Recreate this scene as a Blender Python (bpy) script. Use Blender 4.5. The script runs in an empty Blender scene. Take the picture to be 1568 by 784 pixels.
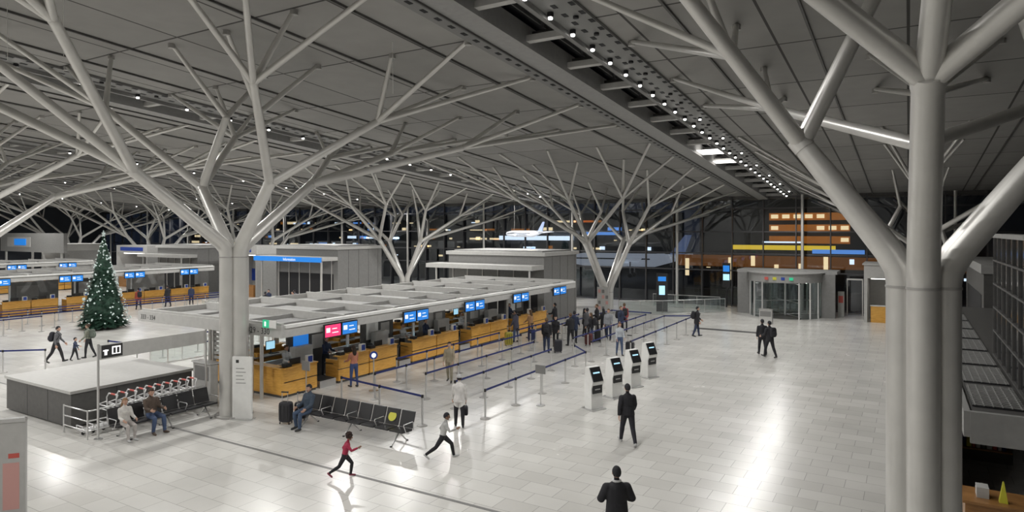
import bpy, math, random
import numpy as np
from mathutils import Vector, Matrix
random.seed(7)
scene = bpy.context.scene
R = math.radians

# ------------------------------------------------------------------ materials
MATS = {}
def M(name, col, rough=.5, metal=0.0, emit=0.0, ecol=None, var=0.0, vscale=6.0, bump=0.0, bscale=40.0, spec=.5):
    if name in MATS: return MATS[name]
    m = bpy.data.materials.new(name); m.use_nodes = True
    nt = m.node_tree; b = nt.nodes['Principled BSDF']
    c = (col[0], col[1], col[2], 1)
    b.inputs['Base Color'].default_value = c
    b.inputs['Roughness'].default_value = rough
    b.inputs['Metallic'].default_value = metal
    b.inputs['Specular IOR Level'].default_value = spec
    if emit > 0:
        e = ecol or col
        b.inputs['Emission Color'].default_value = (e[0], e[1], e[2], 1)
        b.inputs['Emission Strength'].default_value = emit
    if var > 0 or bump > 0:
        tc = nt.nodes.new('ShaderNodeTexCoord')
    if var > 0:
        n = nt.nodes.new('ShaderNodeTexNoise'); n.inputs['Scale'].default_value = vscale
        n.inputs['Detail'].default_value = 4
        nt.links.new(tc.outputs['Object'], n.inputs['Vector'])
        r = nt.nodes.new('ShaderNodeValToRGB')
        r.color_ramp.elements[0].position = .3; r.color_ramp.elements[1].position = .7
        r.color_ramp.elements[0].color = tuple(max(0, x*(1-var)) for x in col) + (1,)
        r.color_ramp.elements[1].color = tuple(min(1, x*(1+var)) for x in col) + (1,)
        nt.links.new(n.outputs['Fac'], r.inputs['Fac']); nt.links.new(r.outputs['Color'], b.inputs['Base Color'])
    if bump > 0:
        n2 = nt.nodes.new('ShaderNodeTexNoise'); n2.inputs['Scale'].default_value = bscale
        nt.links.new(tc.outputs['Object'], n2.inputs['Vector'])
        bp = nt.nodes.new('ShaderNodeBump'); bp.inputs['Strength'].default_value = bump
        bp.inputs['Distance'].default_value = .02
        nt.links.new(n2.outputs['Fac'], bp.inputs['Height']); nt.links.new(bp.outputs['Normal'], b.inputs['Normal'])
    MATS[name] = m
    return m

def brick_mat(name, c1, c2, cm, bw, rh, mortar, rough, var=.06, spec=.5, offset=0.0, noise_scale=1.5, fine=0.0, rvar=0.0):
    m = bpy.data.materials.new(name); m.use_nodes = True
    nt = m.node_tree; b = nt.nodes['Principled BSDF']
    tc = nt.nodes.new('ShaderNodeTexCoord')
    br = nt.nodes.new('ShaderNodeTexBrick')
    br.offset = offset; br.squash = 1.0
    br.inputs['Scale'].default_value = 1.0
    br.inputs['Brick Width'].default_value = bw; br.inputs['Row Height'].default_value = rh
    br.inputs['Mortar Size'].default_value = mortar; br.inputs['Mortar Smooth'].default_value = .1
    br.inputs['Bias'].default_value = 0
    br.inputs['Color1'].default_value = c1+(1,); br.inputs['Color2'].default_value = c2+(1,); br.inputs['Mortar'].default_value = cm+(1,)
    nt.links.new(tc.outputs['Object'], br.inputs['Vector'])
    n = nt.nodes.new('ShaderNodeTexNoise'); n.inputs['Scale'].default_value = noise_scale; n.inputs['Detail'].default_value = 6
    nt.links.new(tc.outputs['Object'], n.inputs['Vector'])
    mr = nt.nodes.new('ShaderNodeMapRange'); mr.inputs['To Min'].default_value = 1-var*2; mr.inputs['To Max'].default_value = 1+var*2
    nt.links.new(n.outputs['Fac'], mr.inputs['Value'])
    mx = nt.nodes.new('ShaderNodeVectorMath'); mx.operation = 'SCALE'
    nt.links.new(br.outputs['Color'], mx.inputs[0]); nt.links.new(mr.outputs['Result'], mx.inputs['Scale'])
    out = mx.outputs[0]
    if fine > 0:
        n3 = nt.nodes.new('ShaderNodeTexNoise'); n3.inputs['Scale'].default_value = 60; n3.inputs['Detail'].default_value = 2
        nt.links.new(tc.outputs['Object'], n3.inputs['Vector'])
        mr3 = nt.nodes.new('ShaderNodeMapRange'); mr3.inputs['To Min'].default_value = 1-fine; mr3.inputs['To Max'].default_value = 1+fine
        nt.links.new(n3.outputs['Fac'], mr3.inputs['Value'])
        mx3 = nt.nodes.new('ShaderNodeVectorMath'); mx3.operation = 'SCALE'
        nt.links.new(out, mx3.inputs[0]); nt.links.new(mr3.outputs['Result'], mx3.inputs['Scale']); out = mx3.outputs[0]
    nt.links.new(out, b.inputs['Base Color'])
    b.inputs['Roughness'].default_value = rough
    if rvar > 0:
        mr2 = nt.nodes.new('ShaderNodeMapRange'); mr2.inputs['To Min'].default_value = rough-rvar; mr2.inputs['To Max'].default_value = rough+rvar
        nt.links.new(n.outputs['Fac'], mr2.inputs['Value']); nt.links.new(mr2.outputs['Result'], b.inputs['Roughness'])
    b.inputs['Specular IOR Level'].default_value = spec
    return m

def wood_mat(name, dark, light):
    m = bpy.data.materials.new(name); m.use_nodes = True
    nt = m.node_tree; b = nt.nodes['Principled BSDF']
    tc = nt.nodes.new('ShaderNodeTexCoord'); mp = nt.nodes.new('ShaderNodeMapping')
    mp.inputs['Scale'].default_value = (1.2, 1.2, 16)
    n = nt.nodes.new('ShaderNodeTexNoise'); n.inputs['Scale'].default_value = 2.5; n.inputs['Detail'].default_value = 6
    n.inputs['Distortion'].default_value = .6
    r = nt.nodes.new('ShaderNodeValToRGB')
    r.color_ramp.elements[0].position = .3; r.color_ramp.elements[1].position = .7
    r.color_ramp.elements[0].color = dark+(1,); r.color_ramp.elements[1].color = light+(1,)
    nt.links.new(tc.outputs['Object'], mp.inputs['Vector']); nt.links.new(mp.outputs['Vector'], n.inputs['Vector'])
    nt.links.new(n.outputs['Fac'], r.inputs['Fac']); nt.links.new(r.outputs['Color'], b.inputs['Base Color'])
    b.inputs['Roughness'].default_value = .35
    return m

def glass_mat(name, tint, refl, rough=.02, gcol=(.9,.95,1)):
    m = bpy.data.materials.new(name); m.use_nodes = True
    nt = m.node_tree
    for n in list(nt.nodes): nt.nodes.remove(n)
    o = nt.nodes.new('ShaderNodeOutputMaterial'); t = nt.nodes.new('ShaderNodeBsdfTransparent')
    g = nt.nodes.new('ShaderNodeBsdfGlossy'); mx = nt.nodes.new('ShaderNodeMixShader'); lw = nt.nodes.new('ShaderNodeLayerWeight')
    mr = nt.nodes.new('ShaderNodeMapRange')
    t.inputs['Color'].default_value = tint+(1,); g.inputs['Roughness'].default_value = rough
    g.inputs['Color'].default_value = gcol+(1,)
    lw.inputs['Blend'].default_value = .35
    mr.inputs['To Min'].default_value = refl; mr.inputs['To Max'].default_value = min(1, refl+.5)
    nt.links.new(lw.outputs['Facing'], mr.inputs['Value']); nt.links.new(mr.outputs['Result'], mx.inputs['Fac'])
    nt.links.new(t.outputs[0], mx.inputs[1]); nt.links.new(g.outputs[0], mx.inputs[2]); nt.links.new(mx.outputs[0], o.inputs['Surface'])
    return m

FLOOR = brick_mat('stone_tiles', (.655,.645,.615), (.575,.563,.535), (.36,.35,.335), .9, .6, .007, .25, .07, .40, .5, .5, .06, .06)
CEIL = brick_mat('ceiling_panels', (.315,.308,.294), (.27,.265,.253), (.05,.048,.045), 3.27, 4.1, .04, .75, .05)
STEEL = M('painted_steel', (.64,.63,.605), .36, .45, var=.05, vscale=2)
STEEL_D = M('strut_steel', (.40,.39,.375), .45, .3)
CHROME = M('brushed_chrome', (.66,.66,.66), .28, .9)
TROL = M('trolley_steel', (.75,.75,.75), .35, .5)
WHITE = M('white_laminate', (.78,.78,.76), .4, var=.03)
OFFW = M('light_grey_panel', (.47,.465,.45), .5, var=.05)
GREYL = M('mid_grey_panel', (.30,.298,.29), .55, var=.06)
GREY = M('grey_panel', (.20,.198,.193), .55, var=.06)
DGREY = M('dark_grey_cladding', (.085,.083,.08), .5, var=.12)
BLACK = M('black_plastic', (.018,.018,.02), .4)
LEATHER = M('black_leather', (.022,.022,.024), .38, bump=.2)
DARK = M('dark_void', (.015,.015,.017), .8)
WOOD = wood_mat('oak_veneer', (.60,.29,.05), (.84,.48,.11))
WOOD2 = wood_mat('brown_veneer', (.25,.12,.04), (.40,.20,.07))
BLUE = M('blue_belt', (.012,.022,.14), .6)
BLUEP = M('blue_panel', (.02,.06,.35), .5)
SCRB = M('blue_screen', (.02,.2,.6), .3, emit=.7, ecol=(.02,.18,.62))
SCRL = M('pale_screen', (.5,.8,.95), .3, emit=.8, ecol=(.4,.75,.95))
SCRR = M('magenta_screen', (.8,.05,.15), .3, emit=.9, ecol=(.9,.04,.16))
TXT = M('white_text', (.9,.9,.9), .5, emit=.8)
TXTD = M('black_text', (.03,.03,.03), .5)
GREEN = M('exit_green', (.02,.4,.2), .4, emit=.6, ecol=(.03,.5,.25))
YEL = M('yellow_vinyl', (.62,.6,.05), .5)
RED = M('red_print', (.55,.10,.08), .5)
PINK = M('faded_pink_print', (.62,.34,.31), .5)
LAMP = M('lamp_emitter', (1,.96,.88), .3, emit=12, ecol=(1,.97,.92))
TUBEL = M('light_strip', (1,1,1), .3, emit=4, ecol=(1,.97,.92))
GLASSF = glass_mat('facade_glass', (.50,.53,.56), .08)
GLASSB = glass_mat('balustrade_glass', (.78,.84,.82), .1)
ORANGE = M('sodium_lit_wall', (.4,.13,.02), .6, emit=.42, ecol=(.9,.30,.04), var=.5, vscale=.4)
BROWNL = M('dim_reflection_band', (.2,.08,.02), .6, emit=.18, ecol=(.8,.28,.05), var=.5, vscale=.4)  # brown emission painted in to imitate a reflection
YELB = M('yellow_lit_band', (.8,.6,.05), .5, emit=1.1, ecol=(1,.68,.05))
BLUEL = M('blue_lit_band', (.1,.3,.9), .5, emit=1.1, ecol=(.15,.4,1))
WINL = M('window_light', (1,.8,.5), .5, emit=1.6, ecol=(1,.78,.45))
COOLL = M('cool_light', (.8,.9,1), .5, emit=2.0, ecol=(.75,.88,1))
NIGHT = M('night_cladding', (.03,.035,.045), .6, var=.3, vscale=.3)
PINE = M('pine_needles', (.015,.05,.03), .7, var=.4, vscale=5)
BAUB = M('silver_bauble', (.7,.8,.78), .25, .5, emit=.15, ecol=(.8,1,.95))
PERF = M('perforated_metal', (.22,.22,.215), .6, .3)

# ------------------------------------------------------------------ mesh builder
class MB:
    def __init__(s):
        s.v=[]; s.f=[]; s.mi=[]; s.sm=[]; s.mats=[]; s.x=Matrix.Identity(4)
    def mid(s, m):
        if m not in s.mats: s.mats.append(m)
        return s.mats.index(m)
    def add(s, verts, faces, mat, smooth=False):
        o=len(s.v); k=s.mid(mat)
        for p in verts:
            q = s.x @ Vector(p); s.v.append((q.x,q.y,q.z))
        for f in faces:
            s.f.append(tuple(o+i for i in f)); s.mi.append(k); s.sm.append(smooth)
    def b(s, x0,x1,y0,y1,z0,z1, mat):
        v=[(x0,y0,z0),(x1,y0,z0),(x1,y1,z0),(x0,y1,z0),(x0,y0,z1),(x1,y0,z1),(x1,y1,z1),(x0,y1,z1)]
        s.add(v,[(0,3,2,1),(4,5,6,7),(0,1,5,4),(1,2,6,5),(2,3,7,6),(3,0,4,7)],mat)
    def hexa(s, v, mat):
        s.add(v,[(0,3,2,1),(4,5,6,7),(0,1,5,4),(1,2,6,5),(2,3,7,6),(3,0,4,7)],mat)
    def rings(s, rings, mat, smooth=True, caps=True):
        n=len(rings[0]); v=[p for r in rings for p in r]; f=[]
        for i in range(len(rings)-1):
            for j in range(n):
                k=(j+1)%n
                f.append((i*n+j,i*n+k,(i+1)*n+k,(i+1)*n+j))
        s.add(v,f,mat,smooth)
        if caps:
            s.add(rings[0],[tuple(reversed(range(n)))],mat,False)
            s.add(rings[-1],[tuple(range(n))],mat,False)
    def closed_rings(s, rings, mat):
        n=len(rings[0]); v=[p for r in rings for p in r]; f=[]
        for i in range(len(rings)-1):
            for j in range(n):
                k=(j+1)%n
                f.append((i*n+j,i*n+k,(i+1)*n+k,(i+1)*n+j))
        f.append(tuple(reversed(range(n)))); L=(len(rings)-1)*n
        f.append(tuple(range(L,L+n)))
        s.add(v,f,mat,True)
    def path(s, pts, rad, mat, n=8, closed=False):
        P=[Vector(p) for p in pts]
        if not hasattr(rad,'__len__'): rad=[rad]*len(P)
        T=[]
        for i in range(len(P)):
            a = (P[i]-P[i-1]).normalized() if i>0 else None
            c = (P[i+1]-P[i]).normalized() if i<len(P)-1 else None
            t = (a+c) if (a is not None and c is not None) else (a if a is not None else c)
            T.append(t.normalized())
        up = Vector((0,0,1)) if abs(T[0].z)<.9 else Vector((1,0,0))
        u = T[0].cross(up).normalized(); rr=[]
        for i,p in enumerate(P):
            u = (u - T[i]*u.dot(T[i])).normalized(); w = T[i].cross(u)
            rr.append([tuple(p+(u*math.cos(2*math.pi*j/n)+w*math.sin(2*math.pi*j/n))*rad[i]) for j in range(n)])
        if closed: s.closed_rings(rr, mat)
        else: s.rings(rr, mat)
    def cyl(s, x,y,z0,z1,r,mat,n=16,r2=None):
        s.path([(x,y,z0),(x,y,z1)],[r, r if r2 is None else r2],mat,n)
    def ell(s, c, rad, mat, nu=12, nv=8, p=1.0, rot=None, keep=None):
        def sg(a): return math.copysign(abs(a)**p, a)
        v=[]; f=[]
        for i in range(nv+1):
            th=math.pi*i/nv
            for j in range(nu):
                ph=2*math.pi*j/nu
                q=Vector((sg(math.sin(th)*math.cos(ph))*rad[0], sg(math.sin(th)*math.sin(ph))*rad[1], sg(math.cos(th))*rad[2]))
                if rot: q=rot@q
                v.append(tuple(q+Vector(c)))
        for i in range(nv):
            for j in range(nu):
                k=(j+1)%nu
                q=(i*nu+j,(i+1)*nu+j,(i+1)*nu+k,i*nu+k)
                if keep:
                    cc=sum((Vector(v[a]) for a in q),Vector())/4-Vector(c)
                    if not keep(cc): continue
                f.append(q)
        s.add(v,f,mat,p>.8)
    def text(s, txt, size, mtx, mat):
        cu=bpy.data.curves.new('t','FONT'); cu.body=txt; cu.size=size; cu.resolution_u=2
        ob=bpy.data.objects.new('t',cu); scene.collection.objects.link(ob)
        dg=bpy.context.evaluated_depsgraph_get(); me=ob.evaluated_get(dg).to_mesh()
        vs=[tuple(mtx@v.co) for v in me.vertices]; fs=[tuple(p.vertices) for p in me.polygons]
        ob.evaluated_get(dg).to_mesh_clear()
        bpy.data.objects.remove(ob); bpy.data.curves.remove(cu)
        s.add(vs,fs,mat)
    def build(s, name, bevel=0, origin=None):
        me=bpy.data.meshes.new(name)
        vs=s.v
        if origin: vs=[(a-origin[0],b-origin[1],c-origin[2]) for a,b,c in s.v]
        me.from_pydata(vs,[],s.f)
        for m in s.mats: me.materials.append(m)
        me.polygons.foreach_set('material_index', s.mi); me.polygons.foreach_set('use_smooth', s.sm)
        me.update()
        ob=bpy.data.objects.new(name,me); scene.collection.objects.link(ob)
        if origin: ob.location=origin
        if bevel:
            bm=ob.modifiers.new('bevel','BEVEL'); bm.width=bevel; bm.segments=2; bm.limit_method='ANGLE'
        return ob
def TR(x,y,z=0,rot=0): return Matrix.Translation((x,y,z)) @ Matrix.Rotation(R(rot),4,'Z')

# ------------------------------------------------------------------ people
def remesh(tb, vox):
    me=bpy.data.meshes.new('tmp'); me.from_pydata(tb.v,[],tb.f); me.update()
    ob=bpy.data.objects.new('tmp',me); scene.collection.objects.link(ob)
    m=ob.modifiers.new('r','REMESH'); m.mode='VOXEL'; m.voxel_size=vox
    sm=ob.modifiers.new('s','SMOOTH'); sm.factor=.5; sm.iterations=4
    dg=bpy.context.evaluated_depsgraph_get(); ev=ob.evaluated_get(dg); m2=ev.to_mesh()
    v=np.empty(len(m2.vertices)*3,dtype=np.float64); m2.vertices.foreach_get('co',v); v=v.reshape(-1,3)
    f=[tuple(p.vertices) for p in m2.polygons]
    ev.to_mesh_clear(); bpy.data.objects.remove(ob); bpy.data.meshes.remove(me)
    return v,f

SKIN = M('skin_light', (.55,.34,.25), .5); SKIN2 = M('skin_brown', (.24,.13,.08), .5)
MOUTH = M('lips', (.35,.12,.10), .5); EYEW=M('eye_white',(.6,.58,.56),.3); EYE=M('iris',(.03,.02,.02),.2)
def CL(c):
    return M('cloth_%02x%02x%02x'%tuple(int(x*255) for x in c), c, .85, var=.18, vscale=7, bump=.5, bscale=14)

def person(name, loc, heading, H=1.75, lean=3, L=(8,4), Rl=(-6,6), LA=(5,8,12), RA=(-3,8,12), top=(.02,.02,.025), pants=(.02,.02,.025),
           hair=(.03,.02,.015), shoes=(.03,.03,.03), skin=None, hairstyle='short', coat=0.0, bulk=.012, pack=None, bag=None, vox=.018,
           headpitch=0, headyaw=0, scarf=None, hat=None, sleeves=True, twist=0, spread=3, inner=None, woman=False):
    skin = skin or SKIN
    s=H/1.75; hs = 1+max(0,(1.6-H))*.45
    P=Vector((0,0,.95)); a=R(lean); u=Vector((0,math.sin(a),math.cos(a))); fw=Vector((0,math.cos(a),-math.sin(a))); rt=Vector((1,0,0))
    tw=R(twist); rs=Vector((math.cos(tw),math.sin(tw),0))
    sw=.152 if woman else .172
    segs=[]; tb=MB(); D=DARK
    def seg(p,q,r,l): segs.append((Vector(p),Vector(q),r,l))
    def ring(c,rx,ry,n=14,right=rt,f=fw):
        return [tuple(c+right*math.cos(2*math.pi*j/n)*rx+f*math.sin(2*math.pi*j/n)*ry) for j in range(n)]
    bk=bulk
    T=[(-.10,.10,.09,0),(-.04,.155,.112,0),(.06,.158+bk*.5,.112,0),(.18,.135+bk*1.1,.100+bk,0),(.32,.158+bk*.9,.112+bk,.01),(.40,.160+bk*.7,.105+bk*.8,.0),(.45,.138+bk*.5,.085+bk*.6,-.005),(.485,.095+bk*.4,.068+bk*.4,-.005),(.52,.058,.056,0)]
    if woman: T[1]=(-.04,.165,.115,0); T[3]=(.18,.115+bk,.085+bk,0); T[4]=(.32,.138+bk,.118+bk,.015); T[5]=(.40,.14+bk*.7,.1+bk*.8,0)
    tb.closed_rings([ring(P+u*h+fw*o,rx,ry) for h,rx,ry,o in T],D)
    seg(P-u*.12,P-u*(.02),.15,'pants'); seg(P+u*(.05),P+u*.47,.14,'top')
    NB=P+u*.50; hp=R(headpitch); hu=(u*math.cos(hp)+fw*math.sin(hp)).normalized()
    HC=NB+hu*(.165*hs)
    tb.path([NB-u*.04,NB+u*.02,HC-hu*.03],[.062,.052,.052],D,10,True); seg(NB+u*.035,HC,.05,'skin')
    if coat>0:
        tb.closed_rings([ring(P+u*.14,.142+bk,.105+bk),ring(P+Vector((0,0,-.02)),.172+bk*.7,.13+bk*.7),ring(P+Vector((0,0,-.02-coat*.6)),.176+bk*.7,.138+bk*.7),ring(P+Vector((0,0,-.02-coat)),.178+bk*.7,.142+bk*.7)],D)
        seg(P+u*.1,P+Vector((0,0,-.02-coat)),.185,'top')
    wrists=[]
    for sd,(t,k),(sh,ab,eb) in ((-1,L,LA),(1,Rl,RA)):
        t=R(t);k=R(k)
        hip=P+Vector((sd*.088,0,-.03)); sp=R(spread)*sd
        kn=hip+.43*Vector((math.sin(sp),math.sin(t)*math.cos(sp),-math.cos(t)*math.cos(sp)))
        an=kn+.41*Vector((math.sin(sp)*.3,math.sin(t-k),-math.cos(t-k)))
        fa=(t-k)*.75
        fd=Vector((sd*.12,math.cos(fa),math.sin(fa))).normalized(); fu=Vector((0,-math.sin(fa),math.cos(fa)))
        e=.012 if not woman else .004
        tb.path([hip+Vector((0,0,.05)),hip-Vector((0,0,.0))+(kn-hip)*.15,hip+(kn-hip)*.55,kn,kn+(an-kn)*.3,kn+(an-kn)*.75,an],[.085,.088+e,.074+e,.058+e,.057+e,.043+e,.040+e],D,12,True)
        seg(hip,kn,.08,'pants'); seg(kn,an-(an-kn)*.06,.052,'pants')
        hl=an-fd*.055-fu*.045
        tb.path([hl-fd*.01,hl+fd*.05,hl+fd*.14,hl+fd*.22,hl+fd*.255],[.03,.041,.04,.036,.022],D,10,True)
        tb.path([an,hl+fd*.06],[.04,.04],D,10,True)
        seg(hl,hl+fd*.25,.045,'shoe'); 
        shj=P+u*.425+rs*sd*sw
        A=R(ab);S_=R(sh);E=R(sh+eb)
        d1=Vector((sd*math.sin(A),math.sin(S_)*math.cos(A),-math.cos(S_)*math.cos(A)))
        el=shj+.275*d1
        d2=Vector((sd*(math.sin(A)*.6-(.45 if eb>60 else .08)),math.sin(E),-math.cos(E))).normalized()
        wr=el+.245*d2
        b2=bk*.65 if sleeves else 0
        tb.path([shj-d1*.055,shj-d1*.045,shj-d1*.02,shj+d1*.02,shj+d1*.08,shj+d1*.2,el,el+d2*.1,wr],[.012,.034,.05+b2*.6,.055+b2,.052+b2,.044+b2,.041+b2,.038+b2,.028+b2],D,12,True)
        tb.path([P+u*.40+rs*sd*.06,shj-u*.01],[.07,.05+b2*.6],D,10,True)
        seg(shj,el,.05,'top'); seg(el,wr,.042,'top' if sleeves else 'skin')
        wrists.append((wr,d2,sd))
    v,f=remesh(tb,vox)
    cen=np.array([v[list(q)].mean(axis=0) for q in f])
    best=np.full(len(f),1e9); lab=np.zeros(len(f),dtype=int); labs=['skin','top','pants','shoe']
    for p,q,r,l in segs:
        p_=np.array(p);d=np.array(q)-p_;tt=np.clip(((cen-p_)@d)/(d@d),0,1)
        dist=np.linalg.norm(cen-(p_+tt[:,None]*d),axis=1)/r
        m=dist<best; best[m]=dist[m]; lab[m]=labs.index(l)
    zmin=v[:,2].min()
    mb=MB(); base=TR(loc[0],loc[1],loc[2],heading)@Matrix.Scale(s,4)@Matrix.Translation((0,0,-zmin)); mb.x=base
    mt=[skin,CL(top),CL(pants),M('shoe_%d'%int(shoes[0]*99),shoes,.5)]
    ids=[mb.mid(m) for m in mt]
    mb.v=[tuple(base@Vector(p)) for p in v]; mb.f=list(f); mb.mi=[ids[i] for i in lab]; mb.sm=[True]*len(f)
    # hands
    for wr,d,sd in wrists:
        side=Vector((0,1,0)); side=(side-d*side.dot(d)).normalized(); nrm=d.cross(side)*sd
        mb.closed_rings([[tuple(wr+d*h+side*math.cos(2*math.pi*j/8)*a_+nrm*math.sin(2*math.pi*j/8)*b_) for j in range(8)] for h,a_,b_ in ((-.03,.026,.022),(.0,.028,.019),(.04,.040,.016),(.085,.041,.014),(.095,.03,.01))],skin)
        inn=Vector((-sd,0,0)); inn=(inn-d*inn.dot(d)).normalized()
        for i,ln in enumerate((.072,.08,.075,.06)):
            b0=wr+d*.088+side*(.030-.02*i)
            p1=b0+d*ln*.5+inn*.008; p2=p1+d*ln*.32+inn*.02; p3=p2+d*ln*.12+inn*.022
            mb.path([b0-d*.01,p1,p2,p3],[.0095,.009,.008,.006],skin,6,True)
        b0=wr+d*.035+side*.034
        mb.path([b0-side*.01,b0+side*.025+d*.022,b0+side*.03+d*.055+inn*.01],[.012,.011,.008],skin,6,True)
    # head
    hx=Matrix.Translation(HC)@Matrix.Rotation(R(headyaw),4,'Z')@Matrix.Rotation(-(a+hp),4,'X')@Matrix.Scale(hs,4)
    mb.x=base@hx
    nv,nu=14,18; vv=[]; ff=[]
    for i in range(nv+1):
        th=math.pi*i/nv
        for j in range(nu):
            ph=2*math.pi*j/nu; x=math.sin(th)*math.cos(ph); y=math.sin(th)*math.sin(ph); z=math.cos(th)
            rx=.077*(1-.22*max(0,-z)**1.3); ry=.096*(1-.12*max(0,-z))
            vv.append((x*rx, y*ry+(.012*max(0,-z) if y>0 else .02*max(0,-z)), z*.118))
    for i in range(nv):
        for j in range(nu):
            k=(j+1)%nu; ff.append((i*nu+j,(i+1)*nu+j,(i+1)*nu+k,i*nu+k))
    mb.add(vv,ff,skin,True)
    mb.path([(0,.092,.015),(0,.106,-.018),(0,.108,-.028),(0,.092,-.035)],[.007,.011,.013,.008],skin,6,True)
    for sd in (-1,1):
        mb.ell((sd*.03,.083,.008),(.012,.008,.006),EYEW,8,6); mb.ell((sd*.03,.089,.008),(.006,.004,.005),EYE,6,4)
        mb.path([(sd*.015,.093,.026),(sd*.032,.089,.03),(sd*.046,.078,.025)],[.004,.004,.003],CL(hair),5,True)
        mb.ell((sd*.078,-.005,-.008),(.010,.019,.030),skin,8,6)
    mb.ell((0,.088,-.058),(.022,.010,.006),MOUTH,8,5); mb.ell((0,.075,-.095),(.025,.02,.018),skin,8,6)
    hm=CL(hair)
    if hairstyle!='bald':
        fz=.058
        mb.ell((0,-.010,.014),(.085,.103,.115),hm,18,14,keep=lambda c: not ((c.y>.02 and c.z<fz) or (c.z<-.065) or (c.y>-.03 and c.z<-.02)))
    else:
        mb.ell((0,-.006,.004),(.081,.1,.108),hm,16,12,keep=lambda c:(c.y<-.02 and -.06<c.z<.03))
    if hairstyle=='long':
        rr=[]
        for z,rx,ry,yo in ((.05,.07,.05,-.05),(-.03,.088,.055,-.052),(-.12,.095,.045,-.07),(-.22,.09,.035,-.09),(-.30,.05,.02,-.095)):
            rr.append([(math.cos(2*math.pi*j/12)*rx,yo+math.sin(2*math.pi*j/12)*ry,z) for j in range(12)])
        mb.rings(rr,hm)
    if hairstyle=='curly':
        rnd=random.Random(3)
        for i in range(40):
            th=rnd.uniform(0,math.pi*.65); ph=rnd.uniform(0,6.28)
            c=(math.sin(th)*math.cos(ph)*.09,math.sin(th)*math.sin(ph)*.1-.02,math.cos(th)*.115+.02)
            if c[1]>.05 and c[2]<.05: continue
            mb.ell(c,(.035,.035,.035),hm,7,5)
    if hairstyle=='bun': mb.ell((0,-.11,.07),(.04,.04,.04),hm,10,8)
    if hat: mb.ell((0,-.006,.03),(.09,.108,.112),CL(hat),18,12,keep=lambda c:c.z>-.005); mb.path([(math.cos(q*math.pi/6)*.088,math.sin(q*math.pi/6)*.106-.006,.03) for q in range(13)],.014,CL(hat),6)
    mb.x=base
    if scarf:
        c=NB+u*.02
        mb.path([c+rt*math.cos(q*math.pi/6)*.068+fw*math.sin(q*math.pi/6)*.068 for q in range(13)],.022,CL(scarf),8)
    if pack:
        c=P+u*.27-fw*(.20+bk); rot=Matrix.Rotation(-a,3,'X')
        mb.ell(c,(.155,.10,.23),CL(pack),14,10,p=.55,rot=rot); mb.ell(c-fw*.08-u*.06,(.11,.06,.11),CL(pack),12,8,p=.55,rot=rot)
        for sd in (-1,1):
            q=[(P+u*.44+rt*sd*.09-fw*.12),(P+u*.50+rt*sd*.09),(P+u*.40+rt*sd*.10+fw*(.125+bk)),(P+u*.2+rt*sd*.13+fw*.08),(P+u*.12+rt*sd*.14-fw*.1)]
            mb.path(q,.014,CL(pack),6)
    if bag:
        side,col=bag; wr,d,sd=wrists[0 if side<0 else 1]
        c=wr+Vector((0,0,-.36)); mb.ell(c,(.07,.17,.15),CL(col),12,8,p=.5)
        mb.path([c+Vector((0,-.1,.13)),wr+Vector((0,-.02,-.08)),wr+Vector((0,.03,-.08)),c+Vector((0,.1,.13))],.008,CL(col),6)
    return mb.build(name, origin=(loc[0],loc[1],loc[2]))

K=(.018,.018,.022); NV=(.03,.04,.08); GY=(.12,.12,.13); JN=(.06,.09,.17); WH=(.62,.62,.6); BG=(.38,.33,.24)
TOWARD=211; AWAY=31; CR=-59; CLF=121
person('walking_man',(-7.04,18.3,0),AWAY+8,1.82,3,(20,4),(-14,16),(-16,16,14),(18,16,25),K,(.022,.022,.03),K,(.4,.4,.4),bulk=.035,coat=.06,vox=.014)
person('standing_man',(-4.76,11.8,0),AWAY+3,1.80,2,(8,2),(-6,6),(4,26,70),(4,26,70),K,(.02,.02,.025),K,K,hairstyle='short',bulk=.055,coat=.08,vox=.013,scarf=(.6,.6,.6))
person('running_girl',(-12.3,12.2,0),CR+10,1.17,14,(38,45),(-28,30),(-40,10,70),(38,12,70),(.36,.03,.07),K,(.03,.015,.012),(.25,.05,.08),skin=SKIN2,hairstyle='curly',vox=.014,bulk=.016)
person('running_boy',(-11.0,14.6,0),CR+5,1.37,12,(46,35),(-34,22),(-38,10,60),(36,10,70),(.46,.46,.45),K,K,(.5,.5,.5),skin=SKIN2,vox=.014,bulk=.014)
person('man_in_white_vest',(-12.3,17.2,0),AWAY+5,1.68,5,(8,4),(-8,8),(8,10,20),(2,10,15),(.68,.66,.64),K,K,K,coat=.10,bulk=.02,bag=(1,K),vox=.015,hat=(.5,.5,.5))
person('woman_at_counter',(-19.05,19.4,0),75,1.68,3,(4,2),(-4,4),(18,10,55),(8,8,40),(.50,.20,.13),(.05,.08,.2),(.03,.018,.012),hairstyle='long',woman=True)
person('man_in_beige_jacket',(-16.3,22.1,0),TOWARD-10,1.68,3,(10,4),(-12,10),(12,10,30),(4,10,20),BG,(.30,.27,.2),K,coat=.06)
person('man_with_backpack',(-34.7,15.7,0),CR+15,1.78,8,(22,8),(-18,16),(12,10,30),(-8,10,20),GY,K,K,pack=(.02,.02,.03))
person('woman_with_backpack',(-34.6,17.1,0),CR+185,1.70,4,(10,8),(-14,12),(8,10,40),(8,10,30),(.2,.21,.17),K,(.05,.03,.02),pack=(.10,.12,.10),hairstyle='bun',woman=True)
person('child_in_dark_coat',(-34.5,16.42,0),CR+10,1.08,4,(15,5),(-12,10),(8,10,15),(60,20,10),NV,K,K)
person('man_in_dark_coat',(-6.3,34.95,0),AWAY-4,1.82,2,(12,4),(-10,10),(6,8,15),(4,12,40),K,K,K,coat=.15,bulk=.035)
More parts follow.
